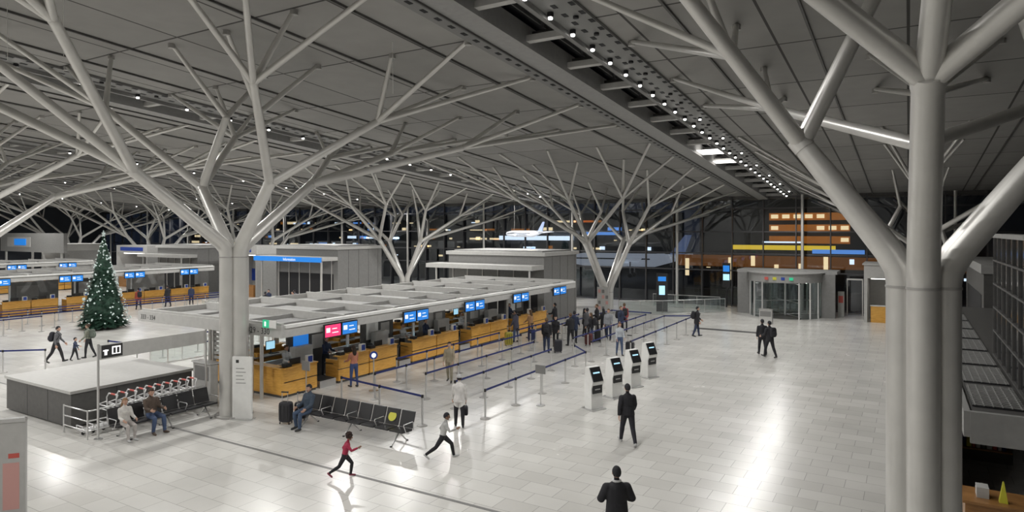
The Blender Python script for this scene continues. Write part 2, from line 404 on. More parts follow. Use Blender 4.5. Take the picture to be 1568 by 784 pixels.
person('man_in_dark_coat',(-5.85,34.4,0),AWAY+20,1.84,3,(18,6),(-14,12),(8,12,60),(6,8,30),K,K,K,coat=.15,bulk=.035,pack=K)
person('man_in_black_coat',(-10.7,39,0),CR-5,1.80,4,(12,5),(-12,10),(10,10,40),(-6,10,30),K,NV,K,coat=.2,bulk=.03,pack=K)
person('woman_with_suitcase',(-12.4,31.1,0),TOWARD+5,1.68,2,(8,4),(-8,8),(10,8,40),(10,8,20),(.45,.48,.52),JN,(.12,.06,.03),woman=True,hairstyle='long')
# queue
Q=[(-15.9,29.9,20,K,NV),(-16.3,31.7,200,K,K),(-15.7,32.3,60,K,K),(-15.95,33.3,10,NV,K),(-15.2,33.9,100,K,JN),(-15.9,34.9,0,GY,K),(-14.7,35.2,190,(.25,.26,.28),NV),(-15.4,36.1,40,K,K),(-14.6,36.8,250,NV,K),
   (-18.9,31.9,90,(.06,.06,.09),JN),(-18.8,33.4,80,(.35,.2,.1),K),(-18.7,36.3,95,K,NV),(-15.0,38.4,30,(.3,.05,.05),K),(-16.4,35.6,300,K,K),(-16.2,37.0,120,K,K)]
for i,(x,y,h,t,p) in enumerate(Q):
    w=i%3==1
    person('queueing_woman' if w else 'queueing_man',(x,y,0),h,1.68 if w else 1.8,2,(6,3),(-5,5),(6+i%4*5,9,20+i%3*20),(3,9,15+i%2*35),t,p,K if i%2 else (.1,.06,.03),coat=.18 if i%2 else .06,bulk=.028,
           woman=w,hairstyle='long' if w else 'short',pack=K if i%4==0 else None,vox=.022)
# staff behind counters
for i,(x,y) in enumerate([(-21.4,18.0),(-21.6,20.3),(-21.5,25.2),(-21.5,27.0),(-21.6,30.3),(-21.5,35.4)]):
    person('counter_agent',(x,y,.0),-90,1.7,4,(3,2),(-3,3),(25,8,60),(25,8,60),NV if i%2 else (.5,.5,.5),K,(.1,.06,.03),woman=i%2==0,hairstyle='bun' if i%2==0 else 'short',vox=.022)
# far hall groups
for i,(x,y,h) in enumerate([(-41.5,33.0,30),(-42.6,34.2,200),(-40.6,35.0,90),(-52,29.4,80),(-52,31.8,100),(-51.6,33.6,60),(-36.5,37.5,40),(-39.6,34.0,140)]):
    person('distant_traveller',(x,y,0),h,1.66+.03*(i%5),2,(10,4),(-9,8),(6,9,20),(3,9,25),[K,NV,GY,(.3,.06,.04)][i%4],K,K,coat=.12,bulk=.025,vox=.03,pack=K if i%3==0 else None)
# sitting
person('sitting_man',(-16.45,14.72,0),178,1.76,-8,(84,80),(84,95),(22,8,45),(20,8,50),(.05,.07,.10),(.06,.09,.15),K,(.03,.03,.03),bulk=.03,headpitch=20,spread=6,vox=.015)
person('sitting_woman',(-20.25,11.05,0),-95,1.60,-6,(84,88),(84,75),(25,8,50),(22,8,55),(.6,.58,.55),(.45,.42,.4),(.25,.15,.08),(.5,.5,.5),bulk=.02,headpitch=18,woman=True,hairstyle='long',vox=.015)
person('sitting_man',(-20.25,11.85,0),-90,1.76,-6,(84,80),(84,92),(30,8,55),(28,8,60),(.09,.065,.05),JN,(.05,.03,.02),(.1,.07,.05),bulk=.03,headpitch=22,spread=7,vox=.015)

# ------------------------------------------------------------------ shell
X0,X1,Y0,Y1 = -108.0, 9.0, -14.0, 56.0
def roof(y): return 13.25-.075*y
mb=MB(); mb.b(X0,X1,Y0,Y1+.3,-.3,0,FLOOR); mb.build('floor')
mb=MB(); mb.b(-60,.3,12.40,12.50,.0,.004,GREY); mb.build('trim_1')
STR=[-9.2,-28.8,-48.4,-68.0,-87.6]
mb=MB()
def slab(mb,x0,x1,y0,y1,d0,d1,mat):
    a,b=roof(y0),roof(y1)
    mb.hexa([(x0,y0,a+d0),(x1,y0,a+d0),(x1,y1,b+d0),(x0,y1,b+d0),(x0,y0,a+d1),(x1,y0,a+d1),(x1,y1,b+d1),(x0,y1,b+d1)],mat)
edges=[X1]+[e for s_ in STR for e in (s_+1.0,s_-1.0)]+[X0]
for i in range(0,len(edges),2): slab(mb,edges[i+1],edges[i],Y0,Y1+3,0,.25,CEIL)
mb.build('ceiling')
# suspended service rails under the roof
mb=MB()
for bc in (.8,-19.0,-38.6,-58.2):
    for o in (-6.1,-3.1,3.1,6.1):
        slab(mb,bc+o-.03,bc+o+.03,Y0,Y1,-.07,-.0,DGREY)
mb.build('ceiling_rails')
WALLM=M('wall_paint',(.42,.41,.39),.7,var=.04)
mb=MB(); mb.b(X0,X1,Y0-.3,Y0,0,15,WALLM); mb.build('wall_back')
mb=MB(); mb.b(X1,X1+.3,Y0,Y1,0,15,DGREY); mb.build('wall_right')
mb=MB(); mb.b(X0-.3,X0,Y0,Y1,0,15,NIGHT); mb.build('wall_left')

# skylight strips
for si,s_ in enumerate(STR):
    mb=MB()
    slab(mb,s_-2.1,s_-1.0,Y0,Y1-.4,-.10,-.02,PERF)
    slab(mb,s_-1.15,s_-.35,Y0,Y1-.4,-.34,.3,GREYL)
    slab(mb,s_-1.2,s_-1.15,Y0,Y1-.4,-.40,.0,DGREY)
    slab(mb,s_+.85,s_+1.0,Y0,Y1-.4,-.24,.9,GREY)
    slab(mb,s_+1.0,s_+2.0,Y0,Y1-.4,-.10,-.02,PERF)
    slab(mb,s_-.9,s_+.95,Y0,Y1,.52,.6,DARK)
    y=Y0+1
    while y<Y1-1:
        slab(mb,s_-.35,s_+.85,y,y+.22,-.20,-.02,OFFW); slab(mb,s_-.35,s_+.85,y+.35,y+.41,.1,.2,DGREY); slab(mb,s_+.1,s_+.14,y+.2,y+2.7,.2,.3,DGREY); y+=2.7
    y=Y0+1; k=0; stp=1.35 if si==0 else (2.2 if si==1 else 4.4)
    while y<Y1-.8:
        z=roof(y)
        mb.cyl(s_+1.15,y,z-.22,z-.10,.09,DARK,8)
        mb.ell((s_+1.15,y,z-.25),(.065,.065,.045),LAMP,8,5)
        if k%3!=2:
            mb.cyl(s_+1.65,y+.5,z-.2,z-.1,.08,DARK,8)
            if k%3==0 and y>25 and si==0: mb.ell((s_+1.65,y+.5,z-.23),(.055,.055,.04),LAMP,8,5)
        y+=stp; k+=1
    y=Y0+6
    while y<Y1-1 and s_>-30:
        for xx in (s_-1.9,s_-1.6,s_-1.38,s_+1.35,s_+1.85):
            slab(mb,xx,xx+.13,y,y+.22,-.112,-.101,DARK)
        y+=.62
    mb.build('skylight_strip')
mb=MB(); slab(mb,-9.5,-8.3,34.6,35.8,-.22,-.18,TUBEL); slab(mb,-9.5,-8.3,38.0,38.7,-.22,-.18,TUBEL); mb.build('ceiling_light_panel')

# ------------------------------------------------------------------ steel trees
def tree(x,y,cx,n=16,detail=True,zb=5.7,zn=7.9,dx=1.8):
    mb=MB()
    O=.29
    def tw(a,b,r0,r1,nn): mb.path([a,b],[r0,r1],STEEL,nn)
    for ax,ay in ((1,0),(-1,0),(0,1),(0,-1)):
        d=3.4 if ay else dx
        bx,by=x+ax*O,y+ay*O
        node=Vector((x+ax*d,y+ay*d,zn+(.15 if ay else -.1)))
        st=Vector((bx,by,zb)); dirv=(node-st).normalized()
        mb.path([(bx,by,0),(bx,by,zb-.25),tuple(st+Vector((0,0,-.08))+dirv*.05),tuple(st+dirv*.3),tuple(node)],[.235,.235,.235,.23,.175],STEEL,n)
        mb.cyl(bx,by,zb-.34,zb-.30,.245,STEEL_D,n)
        mb.path([node-dirv*.10,node+dirv*.12],[.19,.19],STEEL,n)
        if ay:
            groups=[[(cx-7.6,ay*10),(cx-4.6,ay*10),(cx-7.6,ay*14),(cx-4.6,ay*14)],[(cx-1.6,ay*10),(cx+1.6,ay*10),(cx-1.6,ay*14),(cx+1.6,ay*14)],[(cx+4.6,ay*10),(cx+7.6,ay*10),(cx+4.6,ay*14),(cx+7.6,ay*14)]]
        else:
            groups=[[(cx+ax*4.6,2),(cx+ax*7.6,2),(cx+ax*4.6,6),(cx+ax*7.6,6)],[(cx+ax*4.6,-2),(cx+ax*7.6,-2),(cx+ax*4.6,-6),(cx+ax*7.6,-6)],[(cx+ax*1.4,1.8),(cx+ax*1.4,-1.8)]]
        for g in groups:
            gx=sum(p[0] for p in g)/len(g); gy=y+sum(p[1] for p in g)/len(g)
            f=.62
            sx=x+(gx-x)*f; sy=y+(gy-y)*f
            sn=Vector((sx,sy,roof(sy)-2.0))
            tw(node,sn,.15,.118,max(8,n-4))
            mb.ell(sn,(.13,.13,.13),STEEL,8,6)
            for px,py in g:
                tip=Vector((px,y+py,roof(y+py)+.0))
                tw(sn,tip,.098,.068,max(6,n-8))
                if detail: mb.cyl(px,y+py,tip.z-.14,tip.z-.0,.11,STEEL_D,8)
    mb.cyl(x,y,0,.06,.62,STEEL_D,24)
    return mb.build('branching_steel_column')
TX=[(.2,.6),(-19.7,-19.0),(-39.6,-38.6),(-59.4,-58.2),(-79,-77.8)]
for i,(x,cx) in enumerate(TX):
    yy=12.5 if i==0 else 14.4
    tree(x,yy,cx,18 if i<2 else 10)
for i,(x,cx) in enumerate(TX+[(-98.5,-97.4)]):
    tree(x,46.8,cx,10,False,zb=1.9,zn=5.3)

# ------------------------------------------------------------------ facade
def facade():
    mb=MB(); x=X0
    MUL=M('mullion_dark',(.08,.08,.085),.4,.5)
    while x<=X1:
        mb.b(x-.04,x+.04,Y1-.25,Y1,0,9.0,MUL); x+=2.45
    for z in (.05,2.9,4.3,6.1,8.0): mb.b(X0,X1,Y1-.2,Y1,z,z+.10,MUL)
    mb.b(X0,X1,Y1-.1,Y1+.3,8.8,9.3,DGREY)
    x=X0+3
    while x<X1:
        mb.cyl(x,Y1-.9,0,9.05,.11,STEEL,10)
        for z in (2.9,6.1): mb.b(x-.03,x+.03,Y1-.9,Y1-.1,z,z+.06,STEEL_D)
        x+=9.8
    mb.build('window_frame')
    mb=MB(); mb.add([(X0,Y1+.02,0),(X1,Y1+.02,0),(X1,Y1+.02,9.1),(X0,Y1+.02,9.1)],[(0,1,2,3)],GLASSF); mb.build('window_1')
facade()
# exterior
mb=MB(); mb.b(X0-80,X1+60,Y1+.31,140,-.5,-.05,M('asphalt',(.03,.03,.035),.8)); mb.build('ground')
mb=MB(); rn=random.Random(5)
mb.b(-20,12,74,80,0,12,NIGHT); 
for z in (4.9,6.1,7.3): 
    mb.b(-12.6,-5,73.7,74,z,z+.75,ORANGE)
    for k in range(7):
        if rn.random()<.6: mb.b(-12.4+k*1.1,-11.7+k*1.1,73.6,73.7,z+.2,z+.6,WINL)
mb.b(-15.5,-6,70,70.5,4.3,4.75,YELB); mb.b(-8,-3.5,69.9,70.0,4.0,4.4,BLUEL); mb.b(-12.6,-9,69.9,70,5.0,5.15,COOLL)
mb.b(-22,8,72,72.4,2.4,3.6,BROWNL)  # glowing band standing in for a reflection in the facade glass
for k in range(12): mb.b(-21+k*2.3,-20.6+k*2.3,71.9,72,1.0+rn.random()*2,1.2+rn.random()*2.5,rn.choice([WINL,COOLL,BLUEL]))
mb.build('office_building')
mb=MB()
mb.b(-150,-30,96,102,0,9,NIGHT)
for k in range(150):
    x=-148+rn.random()*116; z=rn.choice([1.5,3.2,4.6,6.2,7.5]); w=rn.choice([.5,.8,2.2,3.5])
    mb.b(x,x+w,95.8,96,z,z+rn.choice([.15,.3,.5]),rn.choice([WINL,COOLL,BLUEL,ORANGE,NIGHT,WINL]))
mb.b(-60,-46,95.6,95.8,4.6,5.3,COOLL); mb.b(-44,-38,95.6,95.8,5.5,6.0,BLUEL)
mb.build('terminal_building')
# aircraft
W2=M('aircraft_white_glow',(.78,.80,.83),.3,emit=.35,ecol=(.8,.87,1))  # emission put into the white to brighten the aircraft
TAILC=M('tail_paint_glow',(.35,.42,.6),.4,emit=.2,ecol=(.4,.55,1))  # tail colour also glows faintly, brightness built into the material
def plane(name,m,wires):
    mb=MB(); mb.x=m
    mb.path([(-1.9,0,0),(-1.75,0,0),(-1.3,0,0),(1.0,0,0),(1.6,0,.08),(2.0,0,.15)],[.03,.14,.21,.21,.12,.03],W2,12,True)
    for sd in (-1,1):
        mb.hexa([(-.3,0,-.06),(.5,0,-.06),(1.0,sd*1.9,.12),(.75,sd*1.9,.12),(-.3,0,0),(.5,0,0),(1.0,sd*1.9,.15),(.75,sd*1.9,.15)],W2)
        mb.hexa([(1.5,0,.1),(1.9,0,.1),(2.1,sd*.7,.18),(1.95,sd*.7,.18),(1.5,0,.14),(1.9,0,.14),(2.1,sd*.7,.2),(1.95,sd*.7,.2)],W2)
        mb.path([(-.1,sd*.7,-.1),(.35,sd*.7,-.1)],[.09,.07],W2,8)
    mb.hexa([(1.4,-.02,.1),(1.9,-.02,.1),(1.9,.02,.1),(1.4,.02,.1),(1.95,-.02,.8),(2.15,-.02,.8),(2.15,.02,.8),(1.95,.02,.8)],TAILC)
    mb.hexa([(-1.5,-.215,.02),(.9,-.215,.02),(.9,.215,.02),(-1.5,.215,.02),(-1.5,-.212,.06),(.9,-.212,.06),(.9,.212,.06),(-1.5,.212,.06)],NIGHT)
    if wires:
        for xx in (-1,1.0): mb.path([(xx,0,.15),(xx,0,2.6)],.006,STEEL_D,5)
    else:
        for xx,yy in ((-1.3,0),(.3,-.3),(.3,.3)):
            mb.cyl(xx,yy,-.48,-.05,.025,STEEL_D,6); mb.path([(xx,yy-.04,-.48),(xx,yy+.04,-.48)],[.07,.07],BLACK,10)
    mb.build(name)
plane('hanging_model_airplane',TR(-29.2,50.6,5.95,-20)@Matrix.Scale(1.3,4),True)
plane('parked_airliner',TR(-33,84,2.27,8)@Matrix.Scale(4.2,4),False)

# ------------------------------------------------------------------ check-in islands
def canopy(xr,w,y0,y1,txt=None):
    mb=MB(); x0=xr-w; z0,z1=2.66,3.06
    mb.b(xr-.14,xr,y0,y1,z0,z1,OFFW); mb.b(x0,x0+.14,y0,y1,z0,z1,OFFW)
    mb.b(x0,xr,y0-.14,y0,z0,z1,OFFW); mb.b(x0,xr,y1,y1+.14,z0,z1,OFFW)
    mb.b(xr-.14,xr+.06,y0,y1,z1-.08,z1+.02,WHITE)
    n=max(2,round((y1-y0)/2.8)); st=(y1-y0)/n
    for i in range(n+1):
        y=y0+i*st
        mb.b(x0+.1,xr-.1,y-.05,y+.05,2.72,3.14,OFFW)
    for f in (.30,.66,.88): mb.b(x0+w*f-.04,x0+w*f+.04,y0,y1,2.75,3.0,GREYL)
    for i in range(n):
        a,b=y0+i*st+.10,y0+(i+1)*st-.10
        for f0,f1,mt,zz,ga in ((.02,.285,GREYL,2.80,0),(.31,.64,GREYL,2.88,.0),(.675,.865,GREY,2.82,.35),(.895,.975,DGREY,2.72,0)):
            if f0==.31:
                mb.b(x0+w*f0,x0+w*f1,a,b-.5,zz,zz+.04,mt); continue
            mb.b(x0+w*f0,x0+w*f1,a+ga,b,zz,zz+.04,mt)
        mb.b(xr-1.3,xr-1.15,a+.2,b-.2,2.62,2.66,TUBEL)
        mb.b(x0+1.15,x0+1.3,a+.2,b-.2,2.62,2.66,TUBEL)
    y=y0+1.2
    while y<y1:
        for xx in (xr-2.7,x0+2.7):
            mb.cyl(xx,y,0,2.75,.07,STEEL,12)
        y+=4.4
    if txt:
        mb.text(txt,.30,Matrix.Translation((xr-1.75,y0-.15,2.74))@Matrix.Rotation(R(90),4,'X'),TXTD)
        mb.text('333 - 334',.26,Matrix.Translation((x0+.2,y0-.15,2.76))@Matrix.Rotation(R(90),4,'X'),TXTD)
    return mb.build('checkin_canopy')
def monitor_pair(xr,y,left=None):
    mb=MB()
    for k,c in ((0,left or SCRB),(1,SCRB)):
        a=y-.82+k*.84
        mb.b(xr+.07,xr+.15,a,a+.8,2.42,2.92,BLACK); mb.b(xr+.15,xr+.155,a+.03,a+.77,2.46,2.88,c)
        mb.b(xr+.155,xr+.158,a+.08,a+.26,2.62,2.78,TXT)
        for q in range(2): mb.b(xr+.155,xr+.158,a+.36,a+.66-q*.07,2.58+q*.14,2.61+q*.14,TXT)
        mb.b(xr,xr+.07,a+.3,a+.4,2.7,2.8,STEEL_D)
    mb.build('flight_information_screen')
def counter(x,y0,y1,end=False,sx=1,wood=None):
    wood=wood or WOOD
    mb=MB(); 
    def bb(a,b,c,d,e,f,m): 
        a,b=x-sx*a,x-sx*b; mb.b(min(a,b),max(a,b),c,d,e,f,m)
    mid=(y0+y1)/2
    parts=[(y0,mid-.03),(mid+.03,y1)] if (y1-y0)>2.4 else [(y0,y1)]
    for a,b in parts:
        bb(.05,.75,a+.03,b-.03,0,.1,DGREY)
        bb(.0,.06,a,b,.1,.55,wood); bb(.01,.06,a,b,.56,.58,BLACK); bb(0,.06,a,b,.59,1.08,wood)
        bb(.06,.75,a,a+.05,.1,.95,wood); bb(.06,.75,b-.05,b,.1,.95,wood)
        bb(-.06,.3,a-.01,b+.01,1.08,1.12,wood); bb(.3,.8,a,b,.76,.80,OFFW)
        m=(a+b)/2
        bb(.32,.36,m-.25,m+.25,.95,1.35,BLACK); bb(.36,.365,m-.23,m+.23,.98,1.32,SCRL); bb(.3,.44,m-.1,m+.1,.80,.82,BLACK); bb(.36,.38,m-.03,m+.03,.82,.98,BLACK)
        bb(.5,.68,m-.22,m+.22,.80,.83,BLACK)
        bb(-.02,.12,b-.5,b-.22,1.12,1.42,WHITE); bb(-.023,-.02,b-.47,b-.25,1.16,1.39,BLUEP)
        bb(.05,.28,a+.12,a+.4,1.12,1.24,BLACK)
    if end:
        mb.b(x-2.1,x-.0,y0-.06,y0,.1,1.08,wood); mb.b(x-2.1,x,y0-.12,y0+.3,1.08,1.12,wood); mb.b(x-2.05,x-.05,y0-.03,y0+.02,0,.1,DGREY)
    mb.build('checkin_counter')
def baggage(x,y0,y1):
    mb=MB(); mb.b(x-1.3,x+.1,y0+.1,y1-.1,.0,.28,CHROME); mb.b(x-1.3,x+.08,y0+.16,y1-.16,.28,.31,BLACK)
    mb.b(x-.4,x-.3,y0+.11,y0+.15,.28,.8,CHROME); mb.b(x-1.6,x-1.3,y0+.05,y1-.05,.0,1.5,OFFW); mb.build('baggage_scale')
def office_chair(x,y,rot):
    mb=MB(); mb.x=TR(x,y,0,rot)
    for k in range(5):
        a=k*2*math.pi/5; mb.path([(0,0,.1),(math.cos(a)*.3,math.sin(a)*.3,.06)],[.025,.018],BLACK,6); mb.ell((math.cos(a)*.3,math.sin(a)*.3,.035),(.03,.03,.033),BLACK,8,6)
    mb.cyl(0,0,.1,.45,.03,CHROME,8); mb.ell((0,0,.5),(.24,.24,.05),LEATHER,14,8,p=.5); mb.ell((0,-.24,.85),(.22,.04,.26),LEATHER,14,8,p=.5)
    mb.path([(0,-.2,.48),(0,-.27,.6),(0,-.26,.8)],.02,BLACK,6); mb.build('office_chair')

# main island
canopy(-18.0,8.5,15.1,37.6,'329 - 330')
for i,y in enumerate((17.5,21.8,26.2,30.6,35.2)): monitor_pair(-17.95,y,SCRR if i==0 else None)
counter(-20.0,16.75,18.35,end=True)
for a,b in ((19.5,23.1),(24.2,27.9),(29.1,32.8),(34.0,37.6)): counter(-20.0,a,b)
for a,b in ((18.4,19.45),(23.15,24.15),(27.95,29.05),(32.85,33.95)): baggage(-20.1,a,b)
for a,b in ((17,20.6),(21.7,25.3),(26.4,30),(31.1,34.7)): counter(-24.8,a,b,sx=-1)
for x,y in ((-21.2,22.4),(-21.2,26.0),(-21.3,31.9)): office_chair(x,y,200)
mb=MB()
mb.b(-23.1,-22.3,17.2,37.4,.35,.5,DGREY); mb.b(-23.2,-23.1,17.2,37.4,.3,.75,CHROME); mb.b(-22.3,-22.2,17.2,37.4,.3,.75,CHROME)
for k in range(9): mb.b(-23.15,-22.25,17.4+k*2.4,17.5+k*2.4,0,.4,STEEL_D)
mb.build('baggage_conveyor')
mb=MB()
for k in range(7): mb.b(-23.4,-21.2,16.2,16.25,1.25+k*.18,1.36+k*.18,OFFW)
mb.b(-23.45,-23.4,16.15,16.3,0,2.66,STEEL); mb.b(-21.2,-21.15,16.15,16.3,0,2.66,STEEL); mb.build('ventilation_louvre')
mb=MB(); rn=random.Random(9)
for k in range(5):
    y=18.5+k*4.3
    mb.b(-22.0,-21.9,y,y+2.2,0,2.1,rn.choice([GREY,DGREY])); mb.b(-21.9,-21.88,y+.3,y+1.1,1.1,1.9,rn.choice([WHITE,OFFW,SCRB])); mb.b(-21.9,-21.88,y+1.3,y+1.9,1.2,1.8,rn.choice([OFFW,OFFW]))
mb.build('counter_back_panel')
mb=MB(); mb.b(-18.75,-18.45,15.0-.2,15.0-.17,3.0,3.26,GREEN); mb.b(-18.42,-18.1,14.8,14.83,3.0,3.26,WHITE); mb.b(-18.65,-18.58,14.79,14.8,3.05,3.2,TXT); mb.b(-18.5,-18.3,14.83,14.96,3.02,3.08,STEEL_D); mb.build('exit_sign')
# second island
canopy(-53.6,9,8.0,37.0)
for y in (20.5,25.2,29.9,34.6): monitor_pair(-53.55,y)
for k in range(7): counter(-55.4,9.0+k*4.2,12.6+k*4.2)
mb=MB(); 
for k in range(6): mb.b(-58.5,-58.4,10+k*4.4,13.4+k*4.4,0,2.3,[GREY,DGREY,OFFW][k%3]); mb.b(-58.4,-58.38,10.5+k*4.4,12+k*4.4,1.1,2.0,[GREYL,OFFW,OFFW][k%3])
mb.build('counter_back_panel')
# third island, further left
canopy(-74,8,16.0,37.0)
for y in (20,25,30,34.5): monitor_pair(-73.95,y)
for k in range(5): counter(-75.8,16.5+k*4.2,20.1+k*4.2)

# mid structures near facade
def pavilion(x0,x1,y0,y1,h,blue=False,name='office_pavilion'):
    mb=MB()
    mb.b(x0,x1,y0,y1,0,h-.25,GREY); mb.b(x0-.15,x1+.15,y0-.15,y1+.15,h-.25,h,OFFW); mb.b(x0+.3,x1-.3,y0+.3,y1-.3,h,h+.1,GREYL)
    k=y0+1.2
    while k<y1: mb.b(x1,x1+.01,k,k+.03,0,h-.25,DGREY); k+=1.2
    mb.b(x0-.8,x1,y0-1.7,y0-.02,h-1.15,h-.85,OFFW)
    mb.b(x0+.4,x1-.5,y0-.03,y0,.1,2.6,DARK)
    k=x0+.4
    while k<x1-.5: mb.b(k,k+.06,y0-.08,y0-.02,0,h-1.1,STEEL); k+=1.3
    if blue:
        mb.b(x0-.8,x1-.1,y0-1.76,y0-1.70,h-1.25,h-.85,SCRB); mb.text('Information',.32,Matrix.Translation((x0+3,y0-1.77,h-1.17))@Matrix.Rotation(R(90),4,'X'),TXT)
    for q in (x0,x1-.3): mb.b(q,q+.1,y0-1.6,y0-1.5,0,h-1.1,STEEL)
    mb.build(name)
pavilion(-29.2,-21.2,39.5,44.6,4.75)
pavilion(-48.2,-40.6,39.5,44.8,4.9,True,'information_pavilion')
pavilion(-67.2,-60.4,40,44.8,4.7)
def service_kiosk(x0,x1,y0,y1,h):
    mb=MB(); mb.b(x0,x1,y0,y1,h-.8,h,OFFW); mb.b(x0,x1,y1-.2,y1,0,h-.8,OFFW); mb.b(x0,x0+.2,y0,y1,0,h-.8,OFFW); mb.b(x1-.2,x1,y0,y1,0,h-.8,GREYL)
    mb.b(x0+.5,x1-.5,y0,y0+.5,0,1.1,WOOD2); mb.b(x0+.4,x1-.4,y0+.6,y0+.7,h-.95,h-.88,TUBEL); mb.b(x0+.2,x1-.2,y1-.3,y1-.2,1.2,2.4,BLUEP); mb.b(x0+.8,x1-.8,y0-.02,y0,h-.6,h-.2,BLUEP)
    mb.build('service_kiosk')
service_kiosk(-92,-86,40,44.5,4.6); service_kiosk(-76,-70,40.5,44.5,4.6); service_kiosk(-57.2,-52,40.4,44,4.8)
mb=MB(); mb.b(-100,-84,38.8,39.2,3.6,5.9,GREYL); mb.b(-98,-92,38.75,38.8,4.2,5.4,OFFW); mb.b(-96,-93,38.7,38.75,4.4,5.2,SCRB)
for q in (-99,-92,-85): mb.b(q,q+.2,38.9,39.1,0,3.6,STEEL)
mb.build('hall_sign_wall')

# ------------------------------------------------------------------ grey box, sign, benches
mb=MB(); mb.b(-27.1,-22.7,10.7,14.8,.05,1.10,DGREY); mb.b(-27.15,-22.65,10.65,14.85,1.10,1.19,OFFW); mb.b(-27.0,-22.8,10.8,14.7,0,.05,BLACK)
for q in (-25.6,-24.2): mb.b(q,q+.015,10.695,10.7,.05,1.1,BLACK)
for q in (12.1,13.5): mb.b(-22.7,-22.695,q,q+.015,.05,1.1,BLACK)
mb.build('stair_enclosure')
mb=MB()
for y in (10.6,14.15): mb.cyl(-20.9,y,0,2.86,.035,CHROME,10); mb.cyl(-20.9,y,0,.02,.12,CHROME,12)
mb.x=TR(-.15,0)
mb.b(-20.78,-20.72,10.65,14.1,2.38,2.82,OFFW); mb.b(-20.715,-20.71,10.68,11.3,2.42,2.8,TXTD)
mb.b(-20.708,-20.705,10.76,10.84,2.5,2.66,TXT); mb.b(-20.708,-20.705,10.72,10.88,2.62,2.66,TXT); mb.b(-20.708,-20.705,10.98,11.24,2.5,2.74,TXT); mb.b(-20.704,-20.702,11.02,11.09,2.53,2.7,TXTD); mb.b(-20.704,-20.702,11.13,11.2,2.53,2.7,TXTD)
mb.build('restroom_sign')
def guard(pts,name='guard_rail'):
    mb=MB()
    for z in (.25,.55,.85):
        mb.path([(a,b,z) for a,b in pts],.02,CHROME,8)
    for a,b in pts: mb.cyl(a,b,0,.88,.025,CHROME,8)
    mb.build(name)
guard([(-22.5,10.4),(-21.1,10.4),(-21.1,12.4),(-21.1,14.3)])
def bench(x,y,rot,n,sticker=None):
    mb=MB(); mb.x=TR(x,y,0,rot); w=.56; Lh=n*w/2
    mb.b(-Lh,Lh,-.03,.03,.33,.39,CHROME)
    for k in range(n):
        cx=-Lh+w*(k+.5)
        mb.hexa([(cx-.25,-.25,.40),(cx+.25,-.25,.40),(cx+.25,.20,.37),(cx-.25,.20,.37),(cx-.25,-.25,.46),(cx+.25,-.25,.46),(cx+.25,.22,.43),(cx-.25,.22,.43)],LEATHER)
        mb.hexa([(cx-.25,.20,.44),(cx+.25,.20,.44),(cx+.25,.25,.44),(cx-.25,.25,.44),(cx-.25,.34,.90),(cx+.25,.34,.90),(cx+.25,.39,.90),(cx-.25,.39,.90)],LEATHER)
        mb.path([(cx,.0,.36),(cx,.25,.40),(cx,.33,.6)],.02,CHROME,6)
        if sticker is not None and k in sticker:
            mb.path([(cx,.262,.68),(cx,.256,.683)],[.15,.15],YEL,18); 
    for k in range(n+1):
        cx=-Lh+w*k
        if k%2==0 or k==n: mb.path([(cx,.22,.40),(cx,.22,.62),(cx,.18,.65),(cx,-.2,.65),(cx,-.22,.62),(cx,-.1,.38)],.016,CHROME,6)
    for cx in (-Lh+.35,Lh-.35)+((0,) if n>5 else ()):
        mb.path([(cx,-.34,.02),(cx,-.30,.05),(cx,0,.34)],[.022,.022,.028],CHROME,8); mb.path([(cx,.34,.02),(cx,.30,.05),(cx,0,.34)],[.022,.022,.028],CHROME,8)
        for q in (-.36,.36): mb.cyl(cx,q,0,.025,.04,BLACK,8)
    mb.build('waiting_bench',bevel=.008)
bench(-14.75,14.95,0,8,sticker=(6,))
bench(-20.35,12.4,90,6)
def suitcase(x,y,rot,col,h=.62,name='suitcase'):
    mb=MB(); mb.x=TR(x,y,0,rot); m=M('shell_%d%d%d'%tuple(int(c*99) for c in col),col,.4)
    mb.ell((0,0,.06+h/2),(.21,.13,h/2),m,20,12,p=.3)
    for q in (-.1,.1): mb.cyl(q,-.06,h,h+.38,.01,CHROME,6)
    mb.b(-.12,.12,-.08,-.04,h+.36,h+.40,BLACK)
    for q in (-.16,.16):
        for p_ in (-.09,.09): mb.ell((q,p_,.035),(.02,.035,.035),BLACK,8,6)
    for q in (-.12,0,.12): mb.b(q-.01,q+.01,-.14,-.125,.15,h-.05,BLACK)
    mb.build(name)
suitcase(-17.35,14.6,20,(.02,.02,.025),.66); suitcase(-17.25,15.15,20,(.02,.02,.025),.55)
suitcase(-12.0,31.5,0,(.02,.02,.03)); suitcase(-15.4,30.2,40,(.03,.03,.04)); suitcase(-14.9,32.9,10,(.1,.02,.02)); suitcase(-18.3,32.6,80,(.02,.03,.1)); suitcase(-14.9,34.2,0,(.03,.03,.03)); suitcase(-18.6,30.6,50,(.35,.3,.04),.7)
